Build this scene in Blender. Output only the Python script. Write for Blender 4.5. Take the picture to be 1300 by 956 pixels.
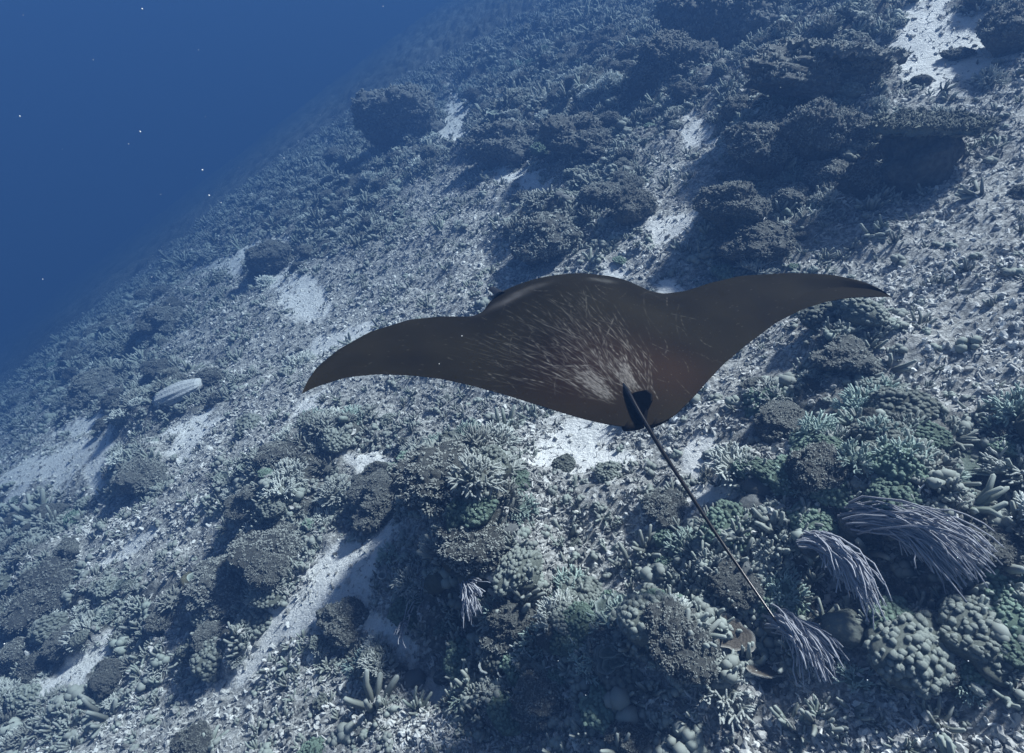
import bpy, bmesh, math, random
import numpy as np

# ------------------------------------------------------------------ scene, camera, light
for o in list(bpy.data.objects):
    bpy.data.objects.remove(o)
S = bpy.context.scene
COL = S.collection
F_PX, CX, CY, PITCH = 775.0, 650.0, 478.0, math.radians(35)     # photograph: 1300 x 956 px
cam = bpy.data.cameras.new('camera')
cam_ob = bpy.data.objects.new('camera', cam)
COL.objects.link(cam_ob)
cam.sensor_width = 36.0
cam.lens = 36.0 * F_PX / 1300.0
cam.clip_start, cam.clip_end = 0.05, 500
cam_ob.location = (0, 0, 0)
cam_ob.rotation_euler = (math.pi / 2 - PITCH, 0, 0)
S.camera = cam_ob

SUN_AZ, SUN_EL = math.radians(52), math.radians(53)             # azimuth clockwise from +Y
W = bpy.data.worlds.new('World')
S.world = W
W.use_nodes = True
wn = W.node_tree
sky = wn.nodes.new('ShaderNodeTexSky')
sky.sky_type = 'NISHITA'
sky.sun_disc = False
sky.sun_elevation = SUN_EL
sky.sun_rotation = SUN_AZ
wn.links.new(sky.outputs[0], wn.nodes['Background'].inputs[0])
wn.nodes['Background'].inputs[1].default_value = 0.05
sun = bpy.data.lights.new('sun', 'SUN')
sun.energy = 5.0
sun.angle = math.radians(6)
sun.color = (1.0, 0.985, 0.97)
sun_ob = bpy.data.objects.new('sun', sun)
COL.objects.link(sun_ob)
sun_ob.rotation_euler = (-(math.pi / 2 - SUN_EL), 0, -SUN_AZ)
vs = S.view_settings
vs.view_transform, vs.look, vs.exposure, vs.gamma = 'Standard', 'None', 1.2, 1.0
vs.use_curve_mapping = False
S.render.engine = 'CYCLES'
cy = S.cycles
cy.use_denoising = True
cy.max_bounces, cy.diffuse_bounces, cy.glossy_bounces = 4, 2, 2
cy.transmission_bounces, cy.transparent_max_bounces, cy.volume_bounces = 2, 4, 1

RNG = np.random.default_rng(11)
random.seed(5)

# ------------------------------------------------------------------ noise
def hsh(ix, iy, iz, seed):
    h = (ix.astype(np.int64) * 374761393 + iy.astype(np.int64) * 668265263 + iz.astype(np.int64) * 2147483647 + seed * 974711) & 0xFFFFFFFF
    h = ((h ^ (h >> 13)) * 1274126177) & 0xFFFFFFFF
    h = ((h ^ (h >> 16)) * 2246822519) & 0xFFFFFFFF
    return ((h ^ (h >> 15)) & 0xFFFFFF) / float(0x1000000)

def n2(x, y, seed=0):
    x0, y0 = np.floor(x), np.floor(y)
    fx, fy = x - x0, y - y0
    u, v = fx * fx * fx * (fx * (fx * 6 - 15) + 10), fy * fy * fy * (fy * (fy * 6 - 15) + 10)
    z = np.zeros_like(x0)
    def g(dx, dy):
        a = hsh(x0 + dx, y0 + dy, z, seed) * 6.28318
        return np.cos(a) * (fx - dx) + np.sin(a) * (fy - dy)
    a = g(0, 0) * (1 - u) + g(1, 0) * u
    b = g(0, 1) * (1 - u) + g(1, 1) * u
    return (a * (1 - v) + b * v) * 1.5

def fbm2(x, y, o=4, seed=0):
    s, a = 0, 1.0
    for i in range(o):
        s = s + a * n2(x * 2 ** i + 17.3 * i, y * 2 ** i - 9.1 * i, seed + i)
        a *= 0.5
    return s

def n3(p, seed=0):
    f0 = np.floor(p)
    f = p - f0
    w = f * f * (3 - 2 * f)
    r = 0
    for dx in (0, 1):
        for dy in (0, 1):
            for dz in (0, 1):
                h = hsh(f0[:, 0] + dx, f0[:, 1] + dy, f0[:, 2] + dz, seed)
                r = r + h * (w[:, 0] if dx else 1 - w[:, 0]) * (w[:, 1] if dy else 1 - w[:, 1]) * (w[:, 2] if dz else 1 - w[:, 2])
    return r * 2 - 1

def worley2(x, y, seed=0):
    x0, y0 = np.floor(x), np.floor(y)
    z = np.zeros_like(x0)
    best = np.full(x.shape, 9.0)
    for dx in (-1, 0, 1):
        for dy in (-1, 0, 1):
            cx_, cy_ = x0 + dx, y0 + dy
            px = cx_ + hsh(cx_, cy_, z, seed)
            py = cy_ + hsh(cx_, cy_, z + 7, seed)
            best = np.minimum(best, (px - x) ** 2 + (py - y) ** 2)
    return np.sqrt(best)

def worley3(p, seed=0):
    f0 = np.floor(p)
    best = np.full(len(p), 9.0)
    for dx in (-1, 0, 1):
        for dy in (-1, 0, 1):
            for dz in (-1, 0, 1):
                c = f0 + np.array([dx, dy, dz])
                q = 0
                for k in range(3):
                    q = q + (c[:, k] + hsh(c[:, 0], c[:, 1], c[:, 2], seed + 31 * k) - p[:, k]) ** 2
                best = np.minimum(best, q)
    return np.sqrt(best)

# ------------------------------------------------------------------ the slope: height and cover
SP, CP = math.sin(PITCH), math.cos(PITCH)
def base_z(x, y):
    xs = np.where(x < 9, x, 9 + 5 * (1 - np.exp(-(np.maximum(x, 9) - 9) / 5)))
    u = np.maximum(-2.0 - x, 0)                                   # steepening drop-off
    ex = .17 * np.where(u < 12, u * u / 24, u - 6)
    return -4.5 + 0.45 * xs - ex + 0.05 * np.clip(y, -10, 60)

def pix(x, y, z):
    d = np.maximum(y * CP - z * SP, 0.3)
    return CX + F_PX * x / d, CY - F_PX * (y * SP + z * CP) / d, d

def ell(u, v, L):
    m = np.zeros_like(u)
    for (cx_, cy_, rx, ry, a) in L:
        c, s = math.cos(math.radians(a)), math.sin(math.radians(a))
        du, dv = u - cx_, v - cy_
        p, q = (du * c + dv * s) / rx, (-du * s + dv * c) / ry
        m = np.maximum(m, np.clip(1.6 - 1.0 * np.sqrt(p * p + q * q) ** 1.0, 0, 1.6))
    return m

# patches of the slope read off the photograph: centre, half axes, turn
SAND = [(1190, 68, 62, 48, 0), (1250, 62, 40, 34, 0), (576, 150, 20, 44, 8), (583, 182, 22, 14, 0), (742, 566, 62, 40, -10), (700, 590, 36, 30, 0),
        (440, 722, 72, 30, -42), (345, 805, 95, 22, -40), (470, 690, 30, 20, 0), (570, 842, 26, 24, 0), (60, 600, 72, 24, -20),
        (132, 588, 12, 40, 15), (118, 545, 40, 14, -12), (246, 548, 12, 44, 35), (380, 375, 30, 26, 0), (392, 520, 26, 12, -20), (352, 350, 26, 12, -20),
        (842, 308, 26, 20, 0), (884, 182, 26, 11, 25), (872, 585, 30, 26, 0), (905, 640, 50, 20, 10), (1195, 790, 60, 12, 38), (905, 842, 16, 22, -20),
        (80, 850, 70, 14, -30), (470, 590, 26, 12, 0), (655, 226, 40, 12, 15), (470, 780, 20, 12, 0), (500, 800, 26, 30, 0), (775, 365, 26, 12, 0),
        (300, 330, 60, 14, -20), (860, 372, 30, 10, 0), (440, 420, 50, 16, -25), (170, 700, 40, 9, -25)]
CORAL = [(1150, 800, 170, 90, 20), (60, 800, 190, 110, -30), (20, 700, 110, 60, -20), (900, 620, 60, 40, 0), (545, 610, 110, 60, 15), (360, 620, 90, 50, -20), (610, 740, 70, 120, 0), (1010, 620, 120, 60, 0), (1140, 640, 170, 110, 20), (960, 780, 160, 90, 0),
         (790, 820, 140, 60, 0), (1010, 200, 130, 120, 0), (1000, 60, 170, 80, 0), (760, 110, 180, 110, 0), (500, 160, 70, 70, 0), (650, 180, 90, 60, 0),
         (690, 300, 70, 60, 0), (1070, 440, 55, 45, 0), (990, 530, 45, 40, 0), (1240, 590, 110, 60, 0), (350, 690, 110, 40, -35), (300, 780, 90, 40, -40),
         (200, 520, 110, 40, -10), (340, 330, 40, 26, 0), (180, 605, 40, 40, 0), (60, 780, 120, 60, -30), (430, 560, 60, 30, 0), (120, 460, 90, 50, 0),
         (930, 300, 60, 60, 0), (760, 230, 60, 40, 0), (1250, 700, 90, 80, 0), (470, 830, 60, 30, 0), (1260, 30, 60, 50, 0), (820, 640, 50, 30, 0), (420, 260, 90, 60, 0)]
RUBBLE = [(1200, 370, 170, 130, 0), (775, 675, 95, 95, 0), (700, 560, 60, 30, 0), (1010, 590, 60, 40, 0), (300, 560, 110, 50, -20), (640, 350, 100, 40, 0), (480, 400, 120, 70, -15),
          (870, 240, 60, 60, 0), (600, 250, 80, 40, 0), (160, 690, 120, 50, -20), (1260, 230, 80, 60, 0)]
# low rises of the bottom: pixel, radius m, height m
RISES = [(1000, 90, 1.6, 0.5), (960, 190, 1.0, 0.3), (1040, 170, 0.9, 0.25), (690, 300, 0.7, 0.35), (510, 165, 1.1, 0.6), (780, 120, 1.8, 0.7), (640, 170, 1.2, 0.6),
         (590, 620, 0.8, 0.35), (610, 690, 0.5, 0.35), (640, 760, 0.5, 0.3), (370, 620, 0.9, 0.4), (330, 690, 0.6, 0.35), (1140, 640, 0.6, 0.3), (1000, 600, 0.6, 0.2),
         (950, 720, 0.5, 0.25), (180, 600, 0.7, 0.4), (200, 520, 0.8, 0.3), (1070, 440, 0.5, 0.25), (900, 300, 0.6, 0.3), (820, 830, 0.6, 0.25), (1230, 690, 0.5, 0.25)]
# hollows
PITS = [(1205, 605, 0.42, 0.45), (570, 830, 0.36, 0.3), (1090, 745, 0.28, 0.3), (440, 790, 0.3, 0.15), (930, 745, 0.2, 0.2), (560, 560, .3, .2), (1240, 640, .35, .35), (1000, 250, .5, .3), (1120, 215, .5, .2)]

def plane_at(px, py):
    dx, dy = (px - CX) / F_PX, (CY - py) / F_PX
    t = np.geomspace(1.5, 90, 3000)
    X, Y, Z = t * dx, t * (CP + SP * dy), t * (-SP + CP * dy)
    i = np.argmax(Z < base_z(X, Y))
    return X[i], Y[i]
BUMPS = [plane_at(a, b) + (r, h) for a, b, r, h in RISES] + [plane_at(a, b) + (r, -h) for a, b, r, h in PITS]

def cover(x, y):
    """sand, living coral and rubble share at a place of the slope"""
    u, v, d = pix(x, y, base_z(x, y))
    w = 150 / d
    u = u + w * fbm2(x * 1.1, y * 1.1, 4, 71)
    v = v + w * 0.7 * fbm2(x * 1.1, y * 1.1, 4, 72)
    s = np.clip((ell(u, v, SAND) - 0.42 + .45 * fbm2(x * 3.5, y * 3.5, 3, 78)) * 2.4, 0, 1)
    far = np.clip((d - 14) / 16, 0, 1)  # far bottom darkened through the coral share, a painted fade into the water haze
    c = np.clip(ell(u, v, CORAL) * 1.2 - 0.35, 0, 1)
    r = np.clip(ell(u, v, RUBBLE) * 1.0 - 0.3, 0, 1)
    nz = fbm2(x * 0.55, y * 0.55, 3, 73)
    c = np.clip(c + .75 * far + 0.9 * np.clip(nz - 0.05, 0, 1) * (0.35 + far) , 0, 1) * (1 - .92 * np.clip(r * 1.6, 0, 1)) * (1 - s)
    return s, c

def bleached(x, y):
    u, v, d = pix(x, y, base_z(x, y))
    return np.clip(ell(u, v, RUBBLE) - .4, 0, 1)

def height(x, y):
    z = base_z(x, y) + 0.30 * fbm2(x / 7 + 3, y / 3.2, 3, 5)
    for bx, by, r, h in BUMPS:
        q = ((x - bx) ** 2 + (y - by) ** 2) / (r * r)
        z = z + h * np.exp(-q * 1.5)
    s, c = cover(x, y)
    k = 1 - 0.93 * s
    lum = 0.55 - worley2(x * 1.35, y * 1.35, 21)
    z = z + k * (0.10 + 0.34 * c) * np.clip(lum, -.2, 1)
    z = z + k * (0.05 + 0.10 * c) * (0.5 - worley2(x * 3.6, y * 3.6, 22))
    z = z + k * (0.035 + 0.03 * c) * (0.5 - worley2(x * 9, y * 9, 23))
    z = z + (0.012 + 0.02 * k) * fbm2(x * 5, y * 5, 3, 24)
    return z

def ground_at(px, py):
    """first point of the slope along the line of sight of a pixel"""
    px, py = np.atleast_1d(np.asarray(px, float)), np.atleast_1d(np.asarray(py, float))
    dx, dy = (px - CX) / F_PX, (CY - py) / F_PX
    D = np.stack([dx, CP + SP * dy, -SP + CP * dy], 1)
    ts = np.geomspace(2.0, 90, 420)
    X = D[:, None, :] * ts[None, :, None]
    g = X[..., 2] - height(X[..., 0].ravel(), X[..., 1].ravel()).reshape(X.shape[:2])
    i = np.argmax(g < 0, axis=1)
    i = np.where((g < 0).any(1), i, len(ts) - 1)
    a, b = ts[np.maximum(i - 1, 0)], ts[i]
    for _ in range(14):
        m = (a + b) / 2
        P = D * m[:, None]
        up = P[:, 2] > height(P[:, 0], P[:, 1])
        a, b = np.where(up, m, a), np.where(up, b, m)
    return D * a[:, None], a

# ------------------------------------------------------------------ mesh tools
class Geo:
    def __init__(s):
        s.v, s.f, s.t, s.n = [], [], [], 0
    def add(s, v, f, tip=0.0):
        v = np.asarray(v, float)
        s.v.append(v)
        n_ = s.n
        s.f += [tuple([i + n_ for i in q]) for q in f]
        s.t.append(np.broadcast_to(np.asarray(tip, float), (len(v),)))
        s.n += len(v)
    def tube(s, pts, rad, n=5, tip0=0.0, tip1=0.0, close=True):
        pts = np.asarray(pts, float)
        k = len(pts)
        rad = np.broadcast_to(np.asarray(rad, float), (k,))
        T = np.gradient(pts, axis=0)
        T /= np.linalg.norm(T, axis=1)[:, None] + 1e-9
        a = np.cross(T[0], [0, 0, 1.0] if abs(T[0, 2]) < .9 else [1.0, 0, 0])
        V = []
        an = np.arange(n) * 2 * math.pi / n
        for i in range(k):
            a = a - T[i] * (a @ T[i])
            a = a / (np.linalg.norm(a) + 1e-9)
            b = np.cross(T[i], a)
            V.append(pts[i] + rad[i] * (np.cos(an)[:, None] * a + np.sin(an)[:, None] * b))
        V = np.concatenate(V)
        F = [(i * n + j, i * n + (j + 1) % n, (i + 1) * n + (j + 1) % n, (i + 1) * n + j) for i in range(k - 1) for j in range(n)]
        tp = np.repeat(np.linspace(tip0, tip1, k), n)
        if close:
            V = np.vstack([V, pts[-1] + T[-1] * rad[-1] * .8])
            tp = np.append(tp, tip1)
            F += [((k - 1) * n + j, (k - 1) * n + (j + 1) % n, k * n) for j in range(n)]
        s.add(V, F, tp)
    def mesh(s, name, mat, smooth=True):
        me = bpy.data.meshes.new(name)
        me.from_pydata(np.concatenate(s.v).tolist(), [], s.f)
        a = me.attributes.new('tip', 'FLOAT', 'POINT')
        a.data.foreach_set('value', np.concatenate(s.t).astype(np.float32))
        me.polygons.foreach_set('use_smooth', [smooth] * len(me.polygons))
        if mat:
            me.materials.append(mat)
        me.update()
        return me

_ico = {}
def ico(n):
    if n not in _ico:
        bm = bmesh.new()
        bmesh.ops.create_icosphere(bm, subdivisions=n, radius=1)
        bm.verts.ensure_lookup_table()
        _ico[n] = (np.array([v.co[:] for v in bm.verts]), [tuple(v.index for v in f.verts) for f in bm.faces])
        bm.free()
    return _ico[n]

def obj(name, me, parent=None, loc=None, kind=None):
    o = bpy.data.objects.new(name, me)
    COL.objects.link(o)
    if parent is not None:
        o.parent = parent
    if loc is not None:
        o.location = loc
    if kind:
        o['kind'] = kind
    return o

def tag(o, label, cat, group=None):
    o['label'], o['category'] = label, cat
    if group:
        o['group'] = group
    return o

def thing(name, label, cat, loc, rz=0.0, sc=1.0, group=None):
    o = obj(name, None, None, loc)
    o.empty_display_size = .1
    o.rotation_euler = (0, 0, rz)
    o.scale = (sc, sc, sc) if np.isscalar(sc) else sc
    return tag(o, label, cat, group)

# ------------------------------------------------------------------ materials
def mat_new(name):
    m = bpy.data.materials.new(name)
    m.use_nodes = True
    nt = m.node_tree
    b = nt.nodes['Principled BSDF']
    return m, nt, b
def N(nt, t, **kw):
    n = nt.nodes.new(t)
    for k, v in kw.items():
        setattr(n, k, v)
    return n
def mixc(nt, fac, a, b, mode='MIX'):
    n = N(nt, 'ShaderNodeMix', data_type='RGBA', blend_type=mode)
    for sock, val in ((n.inputs[0], fac), (n.inputs[6], a), (n.inputs[7], b)):
        if hasattr(val, 'links') or hasattr(val, 'is_linked'):
            nt.links.new(val, sock)
        elif isinstance(val, (int, float)):
            sock.default_value = val
        else:
            sock.default_value = (*val, 1)
    return n.outputs[2]
def mathn(nt, op, a, b=0.0, clamp=False):
    n = N(nt, 'ShaderNodeMath', operation=op, use_clamp=clamp)
    for s_, v in ((n.inputs[0], a), (n.inputs[1], b)):
        if hasattr(v, 'is_linked'):
            nt.links.new(v, s_)
        else:
            s_.default_value = v
    return n.outputs[0]
def ramp(nt, fac, stops):
    r = N(nt, 'ShaderNodeValToRGB')
    while len(r.color_ramp.elements) < len(stops):
        r.color_ramp.elements.new(.5)
    for e, (p, c) in zip(r.color_ramp.elements, stops):
        e.position = p
        e.color = (*c, 1) if len(c) == 3 else c
    nt.links.new(fac, r.inputs[0])
    return r.outputs[0]
def noise(nt, scale, detail=4, vec=None, rough=.6):
    n = N(nt, 'ShaderNodeTexNoise')
    n.inputs['Scale'].default_value = scale
    n.inputs['Detail'].default_value = detail
    n.inputs['Roughness'].default_value = rough
    if vec is not None:
        nt.links.new(vec, n.inputs['Vector'])
    return n.outputs[0]
def attr(nt, name, typ='GEOMETRY'):
    return N(nt, 'ShaderNodeAttribute', attribute_name=name, attribute_type=typ)
def bump(nt, b, h, strength, dist):
    n = N(nt, 'ShaderNodeBump')
    n.inputs['Strength'].default_value = strength
    n.inputs['Distance'].default_value = dist
    nt.links.new(h, n.inputs['Height'])
    nt.links.new(n.outputs[0], b.inputs['Normal'])

def coral_mat(name, dark, mid, tip, var=.35, scale=9.0, bumpd=.012, rough=.85, per='OBJ'):
    """blotched living surface, own tint per colony, paler growing tips"""
    m, nt, b = mat_new(name)
    geo = N(nt, 'ShaderNodeNewGeometry')
    tc = N(nt, 'ShaderNodeTexCoord')
    nz = noise(nt, scale, 5, tc.outputs['Object'])
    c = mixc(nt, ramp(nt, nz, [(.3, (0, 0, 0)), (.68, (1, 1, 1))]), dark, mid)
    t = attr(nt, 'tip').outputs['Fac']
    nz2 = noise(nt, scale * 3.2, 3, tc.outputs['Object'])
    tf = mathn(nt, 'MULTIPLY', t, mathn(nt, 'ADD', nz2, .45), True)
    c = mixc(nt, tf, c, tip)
    oi = N(nt, 'ShaderNodeObjectInfo')
    br = mathn(nt, 'ADD', mathn(nt, 'MULTIPLY', oi.outputs['Random'], 2 * var), 1 - var)
    mm = N(nt, 'ShaderNodeVectorMath', operation='SCALE')
    nt.links.new(c, mm.inputs[0])
    nt.links.new(br, mm.inputs['Scale'])
    nt.links.new(mm.outputs[0], b.inputs['Base Color'])
    b.inputs['Roughness'].default_value = rough
    b.inputs['Specular IOR Level'].default_value = .25
    bump(nt, b, noise(nt, scale * 5, 3, tc.outputs['Object']), .8, bumpd)
    return m

M_ROCK = coral_mat('encrusted rock', (.050, .056, .054), (.17, .182, .176), (.36, .38, .37), .30, 16, .06)
M_GROW = coral_mat('crust growth', (.075, .082, .075), (.155, .165, .155), (.27, .29, .275), .35, 8)
M_BRANCH = coral_mat('branching coral', (.07, .08, .07), (.15, .17, .15), (.50, .54, .52), .35, 10)
M_BRANCHG = coral_mat('green branching coral', (.055, .082, .070), (.11, .150, .128), (.38, .48, .445), .30, 10)
M_KNOB = coral_mat('knobbly coral', (.045, .055, .047), (.12, .135, .118), (.24, .27, .25), .35, 14)
M_KNOBG = coral_mat('green knobbly coral', (.042, .066, .05), (.09, .13, .098), (.20, .28, .23), .30, 12)
M_MASS = coral_mat('massive coral', (.055, .06, .062), (.12, .13, .132), (.17, .182, .185), .30, 16, .01)
M_BROWN = coral_mat('brown coral', (.045, .042, .028), (.10, .095, .06), (.17, .17, .12), .2, 14, .01)
M_PLATE = coral_mat('plate coral', (.045, .065, .055), (.10, .13, .11), (.36, .42, .40), .30, 10, .008)
M_DISC = coral_mat('brown plate coral', (.06, .05, .038), (.13, .11, .09), (.50, .50, .47), .1, 30, .01)
M_WHIP = coral_mat('sea whip', (.20, .21, .24), (.29, .30, .34), (.40, .41, .45), .1, 20, .004)
M_PALE = coral_mat('pale soft coral', (.45, .50, .55), (.62, .66, .70), (.72, .76, .80), .1, 20, .006)
M_SPONGE = coral_mat('sponge', (.13, .15, .15), (.26, .29, .29), (.42, .46, .46), .25, 18, .012)
M_CLAM = coral_mat('pale ridged sponge', (.30, .32, .33), (.46, .48, .49), (.56, .58, .59), .05, 7, .03)

def ground_mat():
    m, nt, b = mat_new('reef bottom')
    tc = N(nt, 'ShaderNodeTexCoord')
    P = tc.outputs['Object']
    s = attr(nt, 'sand').outputs['Fac']
    c = attr(nt, 'coral').outputs['Fac']
    fine = noise(nt, 22, 6, P, .7)
    mid = noise(nt, 4.5, 5, P)
    rub = ramp(nt, fine, [(.30, (.07, .073, .073)), (.5, (.30, .305, .30)), (.66, (.62, .63, .62))])
    cor = ramp(nt, fine, [(.32, (.028, .032, .03)), (.55, (.10, .105, .095)), (.72, (.27, .285, .27))])
    cor = mixc(nt, ramp(nt, mid, [(.5, (0, 0, 0)), (.7, (1, 1, 1))]), cor, (.07, .10, .075), 'MULTIPLY') if False else cor
    base = mixc(nt, c, rub, cor)
    sd = ramp(nt, noise(nt, 60, 4, P, .7), [(.3, (.58, .59, .59)), (.65, (.80, .805, .80))])
    sd = mixc(nt, ramp(nt, mid, [(.35, (.25, .25, .25)), (.6, (0, 0, 0))]), sd, (.42, .43, .43))
    sm = mathn(nt, 'MULTIPLY', mathn(nt, 'ADD', s, mathn(nt, 'MULTIPLY', mathn(nt, 'SUBTRACT', noise(nt, 11, 5, P, .7), .5), 1.1)), 1.3, True)
    sm = mathn(nt, 'MULTIPLY', sm, mathn(nt, 'MULTIPLY', s, 3.0, True), True)
    nt.links.new(mixc(nt, sm, base, sd), b.inputs['Base Color'])
    b.inputs['Roughness'].default_value = .95
    b.inputs['Specular IOR Level'].default_value = .1
    bump(nt, b, fine, .9, .05)
    return m
M_GROUND = ground_mat()

def rubble_mat(name, stops, tipc):
    m, nt, b = mat_new(name)
    t = attr(nt, 'tone', 'INSTANCER').outputs['Fac']
    c = ramp(nt, t, stops)
    tc = N(nt, 'ShaderNodeTexCoord')
    nz = noise(nt, 30, 4, tc.outputs['Object'])
    c = mixc(nt, ramp(nt, nz, [(.35, (.5, .5, .5)), (.55, (0, 0, 0))]), c, (.10, .105, .10))
    tp = attr(nt, 'tip').outputs['Fac']
    c = mixc(nt, mathn(nt, 'MULTIPLY', tp, .6), c, tipc)
    nt.links.new(c, b.inputs['Base Color'])
    b.inputs['Roughness'].default_value = .9
    b.inputs['Specular IOR Level'].default_value = .15
    return m
M_RUB = rubble_mat('coral rubble', [(0, (.10, .105, .105)), (.3, (.32, .325, .32)), (.65, (.54, .55, .54)), (1, (.70, .71, .70))], (.65, .65, .65))
M_TUFT = rubble_mat('reef growth', [(0, (.04, .045, .038)), (.45, (.09, .10, .085)), (.75, (.12, .16, .13)), (1, (.26, .28, .26))], (.40, .44, .42))

# ------------------------------------------------------------------ the sea bottom
def sinh_axis(lo, hi, c, a, n):
    u = np.linspace(math.asinh((lo - c) / a), math.asinh((hi - c) / a), n)
    return c + a * np.sinh(u)
gx = sinh_axis(-60, 26, 0.5, 4.5, 640)
gy = sinh_axis(-7, 95, 3.6, 4.0, 640)
GX, GY = np.meshgrid(gx, gy)
GX, GY = GX.ravel(), GY.ravel()
GZ = height(GX, GY)
gs, gc = cover(GX, GY)
nx, ny = len(gx), len(gy)
me = bpy.data.meshes.new('reef_slope')
me.vertices.add(nx * ny)
me.vertices.foreach_set('co', np.stack([GX, GY, GZ], 1).astype(np.float32).ravel())
ii = (np.arange(ny - 1)[:, None] * nx + np.arange(nx - 1)[None, :]).ravel()
quads = np.stack([ii, ii + 1, ii + nx + 1, ii + nx], 1).astype(np.int32)
me.loops.add(quads.size)
me.loops.foreach_set('vertex_index', quads.ravel())
me.polygons.add(len(quads))
me.polygons.foreach_set('loop_start', np.arange(0, quads.size, 4, dtype=np.int32))
me.polygons.foreach_set('use_smooth', np.ones(len(quads), bool))
for nm, arr in (('sand', gs), ('coral', gc)):
    at = me.attributes.new(nm, 'FLOAT', 'POINT')
    at.data.foreach_set('value', arr.astype(np.float32))
me.update(calc_edges=True)
me.materials.append(M_GROUND)
obj('reef_slope', me, kind='structure')

# water: one closed body of evenly scattering blue water round everything
bm = bmesh.new()
bmesh.ops.create_cube(bm, size=1)
for v in bm.verts:
    v.co.x = -64 if v.co.x < 0 else 30
    v.co.y = -10 if v.co.y < 0 else 100
    v.co.z = -56 if v.co.z < 0 else 3.4
me = bpy.data.meshes.new('haze')
bm.to_mesh(me); bm.free()
m = bpy.data.materials.new('sea water')
m.use_nodes = True
nt = m.node_tree
nt.nodes.remove(nt.nodes['Principled BSDF'])
pv = nt.nodes.new('ShaderNodeVolumePrincipled')
pv.inputs['Color'].default_value = (.032, .078, .188, 1)
pv.inputs['Absorption Color'].default_value = (.03, .10, .17, 1)
pv.inputs['Density'].default_value = .059
pv.inputs['Anisotropy'].default_value = .0
nt.links.new(pv.outputs[0], nt.nodes['Material Output'].inputs['Volume'])
me.materials.append(m)
obj('haze', me, kind='stuff')
# ------------------------------------------------------------------ growth forms
def unit(v):
    return v / (np.linalg.norm(v) + 1e-9)
def rdir(rng, zmin=0.0):
    while True:
        d = unit(rng.normal(size=3))
        if d[2] >= zmin:
            return d

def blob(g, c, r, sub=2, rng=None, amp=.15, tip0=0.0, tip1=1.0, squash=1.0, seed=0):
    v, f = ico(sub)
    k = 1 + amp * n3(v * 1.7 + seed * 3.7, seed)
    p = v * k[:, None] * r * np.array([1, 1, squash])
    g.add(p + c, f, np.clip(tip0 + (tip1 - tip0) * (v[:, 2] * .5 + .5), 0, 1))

def geo_tuft(seed, n=7, ln=.6, r=.09, sides=4):
    g, rng = Geo(), np.random.default_rng(seed)
    for k in range(n):
        d = rdir(rng, .15)
        L = ln * rng.uniform(.6, 1.1)
        st = np.array([d[0], d[1], 0]) * .2
        b1 = st + d * L * .55 + rng.normal(size=3) * .05
        e = b1 + unit(d + np.array([0, 0, .5]) + rng.normal(size=3) * .3) * L * .5
        g.tube([st - np.array([0, 0, .15]), b1, e], [r * 1.2, r, r * .75], sides, 0, 1)
    return g

def small_knobs(sd, n=6):
    g, r_ = Geo(), np.random.default_rng(sd)
    for q in range(n):
        blob(g, rdir(r_, .05) * np.array([.4, .4, .25]), r_.uniform(.18, .34), 1, amp=.2, tip0=0, tip1=.9, squash=.8, seed=sd * 7 + q)
    return g

_tpl = {}
def tuft_copy(rng, knob=False):
    """one of a few dozen small growths: points, faces, tip share"""
    if not _tpl:
        for q in range(36):
            _tpl[0, q] = geo_tuft(900 + q, 4, .6, .15, 4)
            _tpl[1, q] = small_knobs(900 + q, 3)
        for q_, g_ in list(_tpl.items()):
            _tpl[q_] = (np.concatenate(g_.v), g_.f, np.concatenate(g_.t))
    return _tpl[int(knob), int(rng.integers(36))]

def geo_chunk(seed):
    g = Geo()
    v, f = ico(2)
    p = v * (1 + .6 * n3(v * 1.3 + seed * 5.1, seed) + .45 * n3(v * 2.6 + seed, seed + 1))[:, None]
    rng = np.random.default_rng(seed)
    p = p * np.array([1, rng.uniform(.5, .9), rng.uniform(.35, .7)]) * .55
    g.add(p, f, 0)
    return g

def geo_stick(seed):
    g, rng = Geo(), np.random.default_rng(seed)
    a = np.array([-.6, 0, 0]); m_ = rng.normal(size=3) * .09; e = np.array([.6, 0, .05]) + rng.normal(size=3) * .1
    g.tube([a, m_, e], [.13, .12, .08], 5, 0, .4)
    if seed % 3:
        g.tube([m_, m_ + unit(np.array([.5, .7 * (-1) ** seed, .3])) * .4], [.1, .07], 5, 0, .4)
    return g

def geo_shell(seed):
    g, rng = Geo(), np.random.default_rng(seed)
    n = 9
    an = np.arange(n) * 2 * math.pi / n
    R = .5 * (1 + .25 * rng.normal(size=n))
    ring = np.stack([R * np.cos(an), R * np.sin(an) * .7, .12 * np.cos(an * 2)], 1)
    lo = ring * np.array([.9, .9, 1]) - np.array([0, 0, .1])
    V = np.vstack([ring, lo, [[0, 0, .1]], [[0, 0, -.05]]])
    Fc = [(i, (i + 1) % n, 2 * n) for i in range(n)] + [((i + 1) % n + n, i + n, 2 * n + 1) for i in range(n)] + [(i, i + n, (i + 1) % n + n, (i + 1) % n) for i in range(n)]
    g.add(V, Fc, 0)
    return g

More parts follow.
